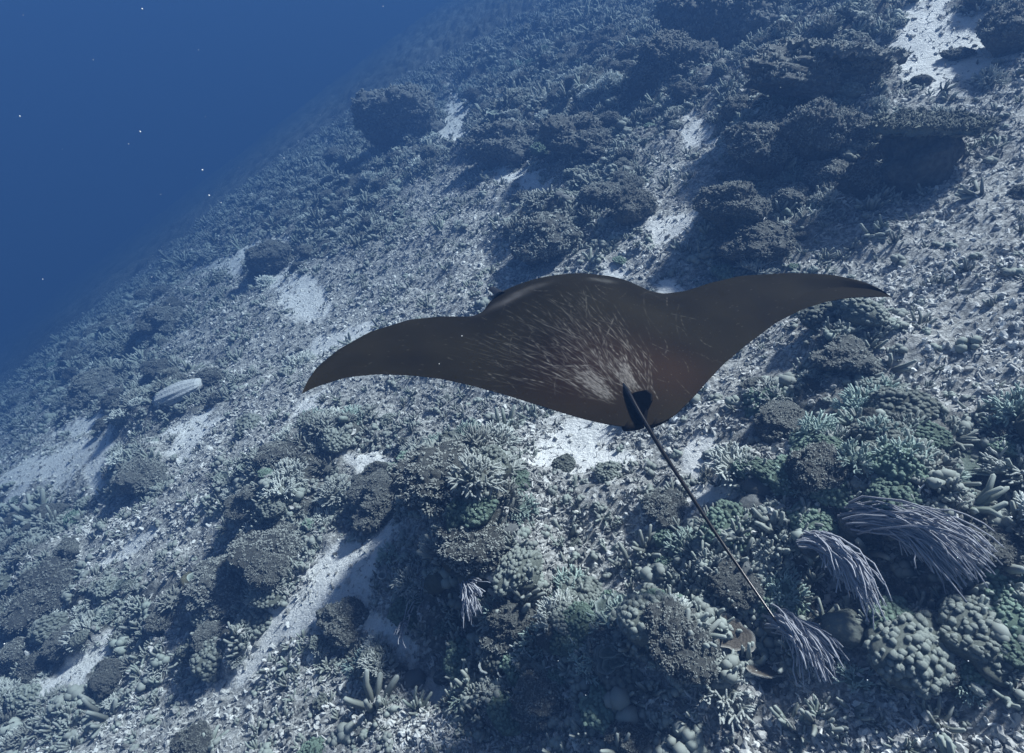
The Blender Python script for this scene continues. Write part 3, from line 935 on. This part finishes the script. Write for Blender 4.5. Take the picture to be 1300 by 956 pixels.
for ki, (nm, (meshes, label, group, (s0, s1))) in enumerate(VARS.items()):
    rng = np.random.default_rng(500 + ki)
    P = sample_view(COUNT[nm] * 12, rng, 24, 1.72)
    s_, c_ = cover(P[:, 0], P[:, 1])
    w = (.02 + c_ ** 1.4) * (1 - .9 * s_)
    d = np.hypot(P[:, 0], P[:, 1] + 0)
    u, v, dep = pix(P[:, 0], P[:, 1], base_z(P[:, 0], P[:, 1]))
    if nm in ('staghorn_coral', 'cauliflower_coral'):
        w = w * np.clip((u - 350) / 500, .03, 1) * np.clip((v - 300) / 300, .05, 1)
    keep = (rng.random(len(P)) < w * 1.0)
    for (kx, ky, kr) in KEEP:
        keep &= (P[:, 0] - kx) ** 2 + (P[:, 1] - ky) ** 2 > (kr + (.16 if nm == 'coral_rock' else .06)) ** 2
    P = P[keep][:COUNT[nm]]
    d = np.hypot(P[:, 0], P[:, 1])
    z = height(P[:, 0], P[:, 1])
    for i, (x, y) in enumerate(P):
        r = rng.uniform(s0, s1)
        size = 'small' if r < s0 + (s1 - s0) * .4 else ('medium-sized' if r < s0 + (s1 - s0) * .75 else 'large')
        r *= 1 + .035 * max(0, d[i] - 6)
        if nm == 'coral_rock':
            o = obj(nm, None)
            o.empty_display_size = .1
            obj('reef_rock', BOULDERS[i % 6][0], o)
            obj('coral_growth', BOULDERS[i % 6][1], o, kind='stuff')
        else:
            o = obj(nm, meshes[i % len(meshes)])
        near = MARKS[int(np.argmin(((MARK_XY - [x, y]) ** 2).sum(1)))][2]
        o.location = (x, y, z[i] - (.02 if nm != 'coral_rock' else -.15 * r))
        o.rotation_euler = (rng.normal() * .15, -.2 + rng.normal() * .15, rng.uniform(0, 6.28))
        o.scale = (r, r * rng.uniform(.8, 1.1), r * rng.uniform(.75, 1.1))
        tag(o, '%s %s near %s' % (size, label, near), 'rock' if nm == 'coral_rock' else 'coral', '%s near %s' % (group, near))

# ------------------------------------------------------------------ rubble and low growth: uncountable cover
def scatter(name, mat, geos, P, rot, scl, idx, tone):
    src = bpy.data.collections.new(name + '_pieces')
    for i, g in enumerate(geos):
        src.objects.link(bpy.data.objects.new('%s_piece_%02d' % (name, i), g.mesh(name + '_piece', mat, 'growth' in name)))
    me = bpy.data.meshes.new(name)
    me.vertices.add(len(P))
    me.vertices.foreach_set('co', P.astype(np.float32).ravel())
    for nm, typ, key, arr in (('rot', 'FLOAT_VECTOR', 'vector', rot.ravel()), ('scl', 'FLOAT_VECTOR', 'vector', scl.ravel()), ('tone', 'FLOAT', 'value', tone)):
        me.attributes.new(nm, typ, 'POINT').data.foreach_set(key, arr.astype(np.float32))
    me.attributes.new('idx', 'INT', 'POINT').data.foreach_set('value', idx.astype(np.int32))
    me.update()
    o = obj(name, me, kind='stuff')
    ng = bpy.data.node_groups.new(name, 'GeometryNodeTree')
    ng.interface.new_socket('Geometry', in_out='INPUT', socket_type='NodeSocketGeometry')
    ng.interface.new_socket('Geometry', in_out='OUTPUT', socket_type='NodeSocketGeometry')
    gi, go = ng.nodes.new('NodeGroupInput'), ng.nodes.new('NodeGroupOutput')
    ci = ng.nodes.new('GeometryNodeCollectionInfo')
    ci.inputs['Collection'].default_value = src
    ci.inputs['Separate Children'].default_value = True
    ci.inputs['Reset Children'].default_value = True
    ip = ng.nodes.new('GeometryNodeInstanceOnPoints')
    ip.inputs['Pick Instance'].default_value = True
    def na_(nm, typ):
        n = ng.nodes.new('GeometryNodeInputNamedAttribute')
        n.data_type = typ
        n.inputs['Name'].default_value = nm
        return n.outputs[0]
    er = ng.nodes.new('FunctionNodeEulerToRotation')
    ng.links.new(na_('rot', 'FLOAT_VECTOR'), er.inputs[0])
    ng.links.new(gi.outputs[0], ip.inputs['Points'])
    ng.links.new(ci.outputs[0], ip.inputs['Instance'])
    ng.links.new(na_('idx', 'INT'), ip.inputs['Instance Index'])
    ng.links.new(er.outputs[0], ip.inputs['Rotation'])
    ng.links.new(na_('scl', 'FLOAT_VECTOR'), ip.inputs['Scale'])
    ng.links.new(ip.outputs[0], go.inputs[0])
    md = o.modifiers.new('scatter', 'NODES')
    md.node_group = ng
    return o

rng = np.random.default_rng(77)
P = sample_view(330000, rng, 34, 1.35)
s_, c_ = cover(P[:, 0], P[:, 1])
clump = np.clip(.55 + .9 * fbm2(P[:, 0] * 1.7, P[:, 1] * 1.7, 3, 91), .3, 1)
keep = rng.random(len(P)) < np.maximum(.10, (1 - .75 * c_) * (1 - .86 * s_ ** 1.3) * clump)
P = P[keep]
d = np.hypot(P[:, 0], P[:, 1])
n = len(P)
z = height(P[:, 0], P[:, 1])
sz = np.minimum(rng.lognormal(math.log(.032), .42, n), .06) * (1 + .05 * np.clip(d - 6, 0, 25))
rot = np.stack([rng.normal(size=n) * .5, rng.normal(size=n) * .5 - .35, rng.uniform(0, 6.28, n)], 1)
tone = np.clip(rng.beta(2.0, 1.8, n) + .25 * n2(P[:, 0] * .9, P[:, 1] * .9, 93) - .06 + .16 * bleached(P[:, 0], P[:, 1]), 0, 1)
scatter('coral_rubble', M_RUB, [geo_chunk(i + 1) for i in range(5)] + [geo_stick(i + 1) for i in range(6)] + [geo_shell(i + 1) for i in range(3)],
        np.column_stack([P, z + sz * .15]), rot, np.repeat((sz * 1.15)[:, None], 3, 1), rng.choice(14, n, p=[.05] * 5 + [.09] * 6 + [.07] * 3), tone)

P = sample_view(150000, rng, 32, 1.35)
s_, c_ = cover(P[:, 0], P[:, 1])
clump = np.clip(.5 + 1.0 * fbm2(P[:, 0] * 1.2, P[:, 1] * 1.2, 3, 95), .05, 1)
keep = rng.random(len(P)) < (.10 + .9 * c_) * (1 - s_) * clump
P = P[keep]
d = np.hypot(P[:, 0], P[:, 1])
n = len(P)
z = height(P[:, 0], P[:, 1])
sz = rng.lognormal(math.log(.075), .40, n) * (1 + .05 * np.clip(d - 6, 0, 25))
rot = np.stack([rng.normal(size=n) * .25, rng.normal(size=n) * .25 - .15, rng.uniform(0, 6.28, n)], 1)
tone = np.clip(rng.beta(1.6, 2.2, n), 0, 1)
scatter('reef_growth', M_TUFT, [geo_tuft(i + 40, 8, .8, .1) for i in range(5)] + [small_knobs(i) for i in range(5)],
        np.column_stack([P, z]), rot, np.repeat(sz[:, None], 3, 1), rng.integers(0, 10, n), tone)

# ------------------------------------------------------------------ the manta ray
LE = [(383, 500), (390, 485), (402, 468), (430, 445), (470, 422), (520, 406), (560, 402), (600, 403), (612, 398), (622, 385), (632, 376), (650, 369), (680, 361), (710, 356), (735, 353), (770, 353), (790, 357), (805, 363), (820, 370), (840, 374), (870, 370), (900, 360), (940, 351), (1000, 348), (1050, 350), (1090, 358), (1115, 367), (1132, 377)]
TE = [(383, 500), (400, 492), (440, 480), (480, 476), (520, 477), (560, 481), (600, 490), (650, 504), (700, 520), (740, 532), (770, 539), (790, 542), (820, 542), (840, 537), (857, 528), (880, 505), (900, 482), (920, 461), (950, 436), (985, 410), (1020, 393), (1050, 384), (1080, 379), (1132, 377)]
PSI, ROLL, CURL = math.radians(17), math.radians(2), -.10
MC = np.array([(735 - CX) / F_PX, CP + SP * (CY - 440) / F_PX, -SP + CP * (CY - 440) / F_PX]) * 3.4
Rv = np.array([math.cos(PSI), math.sin(PSI), 0]); Fv = np.array([-math.sin(PSI), math.cos(PSI), 0]); Uv = np.array([0, 0, 1.0])
Rv, Uv = Rv * math.cos(ROLL) + Uv * math.sin(ROLL), Uv * math.cos(ROLL) - Rv * math.sin(ROLL)
FR = np.stack([Rv, Fv, Uv], 1)
def sheet(x):
    return -CURL * (x / 1.7) ** 2
def on_sheet(p, lift=0.0):
    dx, dy = (p[0] - CX) / F_PX, (CY - p[1]) / F_PX
    l = np.array([dx, CP + SP * dy, -SP + CP * dy]) @ FR
    q = -MC @ FR
    a, b = .8, 8.0
    for _ in range(60):
        m_ = (a + b) / 2
        w = q + l * m_
        if w[2] > sheet(w[0]) + lift: a = m_
        else: b = m_
    return q + l * a
le = np.array([on_sheet(p)[:2] for p in LE]); te = np.array([on_sheet(p)[:2] for p in TE])
le[0] = te[0]; le[-1] = te[-1]
def smooth_curve(c, n=900):
    s = np.concatenate([[0], np.cumsum(np.hypot(*np.diff(c, axis=0).T))])
    u = np.linspace(0, s[-1], n)
    q = np.stack([np.interp(u, s, c[:, k]) for k in (0, 1)], 1)
    w = np.exp(-np.linspace(-2, 2, 31) ** 2); w /= w.sum()
    pad = np.vstack([2 * q[:1] - q[15:0:-1], q, 2 * q[-1:] - q[-2:-17:-1]])
    return np.stack([np.convolve(pad[:, k], w, 'valid') for k in (0, 1)], 1)
le, te = smooth_curve(le), smooth_curve(te)
x0, x1 = te[0, 0], te[-1, 0]
xs = np.concatenate([x0 + (np.linspace(0, 1, 130, endpoint=False) ** 1.6) * (-.5 - x0), np.linspace(-.5, .75, 430, endpoint=False), .75 + (1 - np.linspace(1, 0, 140) ** 1.6) * (x1 - .75)])
def mono(c):
    o_ = np.argsort(c[:, 0]); return c[o_]
lem, tem = mono(le), mono(te)
yl, yt = np.interp(xs, lem[:, 0], lem[:, 1]), np.interp(xs, tem[:, 0], tem[:, 1])
yl = np.maximum(yl, yt)
XC = .08
def thick(x):
    a = np.abs(x - XC)
    span = np.where(x < XC, XC - x0, x1 - XC)
    return .155 * np.exp(-(a / .42) ** 2.4) + .052 * np.clip(1 - a / span, 0, 1) ** .75
NT, NB = 330, 40
ct = .5 - .5 * np.cos(np.linspace(0, math.pi, NT)) if False else np.linspace(0, 1, NT) ** 1.25
cb = np.linspace(1, 0, NB + 2)[1:-1]
def prof(c):
    return 2.35 * np.sqrt(np.clip(c, 0, 1)) * (1 - c) ** 1.05 * .82
T = thick(xs)
rows = []
for c, sgn in [(c_, 1) for c_ in ct] + [(c_, -.75) for c_ in cb]:
    y = yl + (yt - yl) * c
    zz = sheet(xs) + sgn * T * prof(np.array(c))
    # a shallow ridge of the spine ahead of the dorsal fin and a hollow along the rear half of each tip
    if sgn > 0:
        ax = XC + .03 * (y + .5)
        zz = zz + .012 * np.exp(-((xs - ax) / .05) ** 2) * np.clip(-(y - .1), 0, .6) * 1.6 * (1 - c)
        tipw = np.clip((np.abs(xs - XC) - .9) / .6, 0, 1)
        zz = zz + .02 * tipw * np.sin(c * math.pi * 2 + .4) * np.clip((yl - yt) / .25, 0, 1)
    rows.append(np.stack([xs, y, zz], 1))
V = np.stack(rows, 1)                                   # station, ring, xyz
ns, nr = V.shape[:2]
# scratches, scars, mottling and painted head sheen, drawn on the back as skin colour
Vx, Vy = V[..., 0], V[..., 1]
skin = np.zeros((ns, nr, 3)) + np.array([.0100, .0086, .0048])
mot = fbm2(Vx * 3.0, Vy * 3.0, 4, 41)
skin *= (1 + .28 * mot)[..., None]
red = np.exp(-(((Vx + .05) / .33) ** 2 + ((Vy + .30) / .28) ** 2)) + .8 * np.exp(-(((Vx - .35) / .22) ** 2 + ((Vy + .45) / .2) ** 2))
skin += red[..., None] * np.array([.007, .0008, .0003])
skin += (np.clip(worley2(Vx * 45, Vy * 45, 44) < .10, 0, 1) * (hsh(np.floor(Vx * 45), np.floor(Vy * 45), np.zeros_like(Vx), 3) < .10))[..., None] * np.array([.03, .03, .029])
top = np.zeros(nr, bool); top[:NT] = True
DF = on_sheet((806, 505), .07)[:2]                      # dorsal fin foot
rng = np.random.default_rng(404)
acc = np.zeros((ns, nr))
def stroke(p0, p1, bend, w, a):
    t = np.linspace(0, 1, 150)
    dv = p1 - p0
    nv = np.array([-dv[1], dv[0]])
    pts = p0 + t[:, None] * dv + (np.sin(t * math.pi) * bend)[:, None] * nv
    fade = np.clip(np.sin(t * math.pi) * 1.4, 0, 1) * (.55 + .45 * np.sin(t * 23 + rng.uniform(0, 6)))
    i = np.searchsorted(xs, pts[:, 0])
    lo, hi = max(0, i.min() - 5), min(ns, i.max() + 6)
    X, Y = Vx[lo:hi, :NT], Vy[lo:hi, :NT]
    sub = acc[lo:hi, :NT]
    d2 = np.full(X.shape, 9.0); am = np.zeros(X.shape)
    for k in range(150):
        j = np.searchsorted(xs[lo:hi], pts[k, 0])
        l2, h2 = max(0, j - 4), min(hi - lo, j + 5)
        q = (X[l2:h2] - pts[k, 0]) ** 2 + (Y[l2:h2] - pts[k, 1]) ** 2
        s2 = np.exp(-q / (w * w)) * fade[k] * a
        sub[l2:h2] = np.maximum(sub[l2:h2], s2)
for k in range(300):
    # most scratches run forward from the fin, fanning out over the middle of the back
    ang = math.radians(rng.normal(102, 17))
    r0, ln = rng.uniform(.03, .75), rng.uniform(.10, .50)
    off = np.array([rng.normal() * .10, rng.normal() * .05])
    p0 = DF + off + r0 * np.array([math.cos(ang), math.sin(ang)])
    a2 = ang + rng.normal() * .15 + .06
    stroke(p0, p0 + ln * np.array([math.cos(a2), math.sin(a2)]), rng.normal() * .04, rng.uniform(.0018, .0032), rng.uniform(.15, .9) * rng.random() * math.exp(-((r0) / .7) ** 2) * 1.3)
for k in range(60):
    p0 = np.array([rng.uniform(-.55, .75), rng.uniform(-.65, .45)])
    ang = math.radians(rng.choice([70, 100, 115, 130]) + rng.normal() * 14)
    stroke(p0, p0 + rng.uniform(.05, .22) * np.array([math.cos(ang), math.sin(ang)]), rng.normal() * .05, .0022, rng.uniform(.12, .4))
for k in range(130):
    # dense pale scars on both sides of the spine just ahead of the fin
    sgn = rng.choice([-1, 1], p=[.6, .4])
    p0 = DF + np.array([sgn * .045 + (-.05 if sgn < 0 else .0) + rng.normal() * .018, .05 + rng.uniform(0, .12)])
    ang = math.radians((112 if sgn < 0 else 92) + rng.normal() * 7)
    stroke(p0, p0 + rng.uniform(.06, .26) * np.array([math.cos(ang), math.sin(ang)]), rng.normal() * .03, .0035, rng.uniform(.3, 1.0))
skin += acc[..., None] * np.array([.16, .157, .15])
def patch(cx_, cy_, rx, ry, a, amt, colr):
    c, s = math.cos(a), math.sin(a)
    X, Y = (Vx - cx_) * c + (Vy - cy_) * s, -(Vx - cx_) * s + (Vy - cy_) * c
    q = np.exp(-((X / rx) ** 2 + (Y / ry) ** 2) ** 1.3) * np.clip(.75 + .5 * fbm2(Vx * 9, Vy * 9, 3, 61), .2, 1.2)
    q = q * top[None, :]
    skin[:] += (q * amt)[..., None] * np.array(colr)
s1 = on_sheet((655, 382), .06); s2 = on_sheet((765, 363), .06)  # sheen on the head ridges, painted into the skin colour as pale patches
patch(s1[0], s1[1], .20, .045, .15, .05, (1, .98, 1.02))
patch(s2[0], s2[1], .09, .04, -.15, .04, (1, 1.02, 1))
me = bpy.data.meshes.new('body')
me.vertices.add(ns * nr)
me.vertices.foreach_set('co', V.astype(np.float32).ravel())
I, J = np.meshgrid(np.arange(ns - 1), np.arange(nr), indexing='ij')
a_, b_ = I * nr + J, I * nr + (J + 1) % nr
q = np.stack([a_, b_, b_ + nr, a_ + nr], -1).reshape(-1, 4).astype(np.int32)
me.loops.add(q.size); me.loops.foreach_set('vertex_index', q.ravel())
me.polygons.add(len(q)); me.polygons.foreach_set('loop_start', np.arange(0, q.size, 4, dtype=np.int32))
me.polygons.foreach_set('use_smooth', np.ones(len(q), bool))
me.update(calc_edges=True)
bm = bmesh.new(); bm.from_mesh(me); bmesh.ops.recalc_face_normals(bm, faces=bm.faces); bm.to_mesh(me); bm.free()
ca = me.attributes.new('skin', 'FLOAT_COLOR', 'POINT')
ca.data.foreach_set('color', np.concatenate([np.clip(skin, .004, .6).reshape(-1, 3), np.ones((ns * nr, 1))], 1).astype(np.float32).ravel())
def manta_mat(name, use_attr, colr=(.006, .006, .006), rough=.7, spec=.025):
    m, nt, b = mat_new(name)
    if use_attr:
        nt.links.new(attr(nt, 'skin').outputs['Color'], b.inputs['Base Color'])
    else:
        b.inputs['Base Color'].default_value = (*colr, 1)
    b.inputs['Roughness'].default_value = rough
    b.inputs['Specular IOR Level'].default_value = spec
    if name == 'manta tail':
        return m
    tc = N(nt, 'ShaderNodeTexCoord')
    bump(nt, b, noise(nt, 140, 3, tc.outputs['Object']), .25, .003)
    return m
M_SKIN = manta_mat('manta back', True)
M_FIN = manta_mat('manta fin', False)
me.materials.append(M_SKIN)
manta = thing('manta_ray', 'dark manta ray with scratched back gliding over the reef', 'manta ray', (0, 0, 0))
from mathutils import Matrix
manta.matrix_world = Matrix([[*FR[0], MC[0]], [*FR[1], MC[1]], [*FR[2], MC[2]], [0, 0, 0, 1]])
obj('body', me, manta)
def back_z(x, y):
    i = int(np.clip(np.searchsorted(xs, x), 0, ns - 1))
    return float(np.interp(y, V[i, :NT, 1][::-1], V[i, :NT, 2][::-1]))
# dorsal fin: small leaning blade at the root of the tail
g = Geo()
fx, fy = DF
fz = back_z(fx, fy)
side = [(-.075, -.03), (-.045, .06), (-.005, .115), (.04, .125), (.07, .10), (.085, .04), (.13, -.03)]     # along the body to the rear, up
vv = []
for w in (-1, 1):
    for (l, h) in side:
        th_ = .010 * (1 - h / .2)
        vv.append((fx + w * th_ + h * .5, fy - l, fz + h * .6))
nsd = len(side)
g.add(vv, [tuple(range(nsd)), tuple(range(2 * nsd - 1, nsd - 1, -1))] + [(i, i + nsd, (i + 1) % nsd + nsd, (i + 1) % nsd) for i in range(nsd)], 0)
obj('dorsal_fin', g.mesh('dorsal_fin', M_FIN, False), manta)
# tail: whip from the rear of the back
tp = [(790, 485, .055), (799, 501, .055), (808, 518, .045), (820, 538, .03), (840, 572, .02), (870, 618, .015), (905, 672, .01), (935, 716, .0), (962, 755, -.01), (985, 788, -.02)]
tl = np.array([on_sheet(a[:2], a[2]) for a in tp])
u = np.linspace(0, 1, 60); uu = np.linspace(0, 1, len(tl))
tl = np.stack([np.interp(u, uu, tl[:, k]) for k in range(3)], 1)
w = np.ones(7) / 7
for k in range(3):
    pd = np.pad(tl[:, k], 3, mode='reflect', reflect_type='odd')
    tl[:, k] = np.convolve(pd, w, 'valid')
g = Geo()
g.tube(tl, (.0105 * (1 - u) ** 1.0 + .0036) * np.clip(.25 + u * 9, 0, 1), 10, 0, 0)
obj('tail', g.mesh('tail', manta_mat('manta tail', False, (.006, .006, .007), .25, .35)), manta)
# cephalic fins rolled at the corners of the mouth
def horn(px, py, sgn, L):
    p = on_sheet((px, py), .035)
    g = Geo()
    na, nl = 14, 10
    VV = []
    for i in range(nl):
        q = i / (nl - 1)
        R = .046 * (1 - .3 * q)
        an = np.linspace(0, 5.2, na) + .6
        VV.append(np.stack([sgn * (R * np.cos(an)) , np.full(na, q * L), R * np.sin(an) - .06 * q], 1))
    VV = np.concatenate(VV)
    inn = VV.copy(); cen = np.repeat(VV.reshape(nl, na, 3).mean(1), na, 0); inn = cen + (inn - cen) * np.array([.72, 1, .72])
    nn = na * nl
    Fc = [(i * na + j, i * na + j + 1, (i + 1) * na + j + 1, (i + 1) * na + j) for i in range(nl - 1) for j in range(na - 1)]
    Fc += [tuple(x_ + nn for x_ in f_[::-1]) for f_ in Fc]
    Fc += [(i * na, (i + 1) * na, (i + 1) * na + nn, i * na + nn) for i in range(nl - 1)] + [(i * na + na - 1, i * na + na - 1 + nn, (i + 1) * na + na - 1 + nn, (i + 1) * na + na - 1) for i in range(nl - 1)]
    Fc += [(e * na + j, e * na + j + nn, e * na + j + 1 + nn, e * na + j + 1) for e in (0, nl - 1) for j in range(na - 1)]
    g.add(VV + p - np.array([0, L * .22, 0]), Fc, 0)
    obj('cephalic_fin', g.mesh('cephalic_fin', manta_mat('manta head fin', False, (.012, .012, .013), .45, .3)), manta)
horn(633, 374, -1, .22)
horn(748, 354, 1, .2)
# pelvic fins: two short rounded flaps beside the tail root
for (pa, pb, pc) in (((788, 528), (792, 545), (818, 541)), ((828, 530), (826, 542), (850, 531))):
    A, B, C_ = (on_sheet(q, -.005) for q in (pa, pb, pc))
    g = Geo()
    cen = (A + B + C_) / 3
    ring = []
    for (p_, q_) in ((A, B), (B, C_), (C_, A)):
        for t_ in (0, .25, .5, .75):
            m_ = p_ * (1 - t_) + q_ * t_
            ring.append(cen + (m_ - cen) * (1 + .22 * math.sin(t_ * math.pi)))
    ring = np.array(ring); n_ = len(ring)
    vv = np.vstack([ring + [0, 0, .004], ring - [0, 0, .012], [cen + [0, 0, .014]], [cen - [0, 0, .02]]])
    Fc = [(i, (i + 1) % n_, 2 * n_) for i in range(n_)] + [((i + 1) % n_ + n_, i + n_, 2 * n_ + 1) for i in range(n_)] + [(i, i + n_, (i + 1) % n_ + n_, (i + 1) % n_) for i in range(n_)]
    g.add(vv, Fc, 0)
    obj('pelvic_fin', g.mesh('pelvic_fin', manta_mat('manta pelvic fin', False, (.0088, .0072, .0044), .6)), manta)

# ------------------------------------------------------------------ drifting specks in the water
g, rng = Geo(), np.random.default_rng(9)
v, f = ico(1)
for k in range(130):
    t_ = rng.uniform(1.5, 7)
    dx, dy = rng.uniform(-.95, .95), rng.uniform(-.6, .68)
    P_ = np.array([dx, CP + SP * dy, -SP + CP * dy]) * t_
    if P_[2] < height(P_[:1], P_[1:2])[0] + .3:
        continue
    g.add(v * rng.uniform(.0012, .0032) + P_, f, 0)
m, nt, b = mat_new('drifting specks')
b.inputs['Base Color'].default_value = (.75, .78, .8, 1)
o = obj('drifting_specks', g.mesh('drifting_specks', m), kind='stuff')

# settle every mesh's normals and triangles once
for me_ in bpy.data.meshes:
    if len(me_.polygons):
        me_.validate()
        me_.vertex_normals[0].vector
        me_.polygon_normals[0].vector
        me_.corner_normals[0].vector
        me_.calc_loop_triangles()
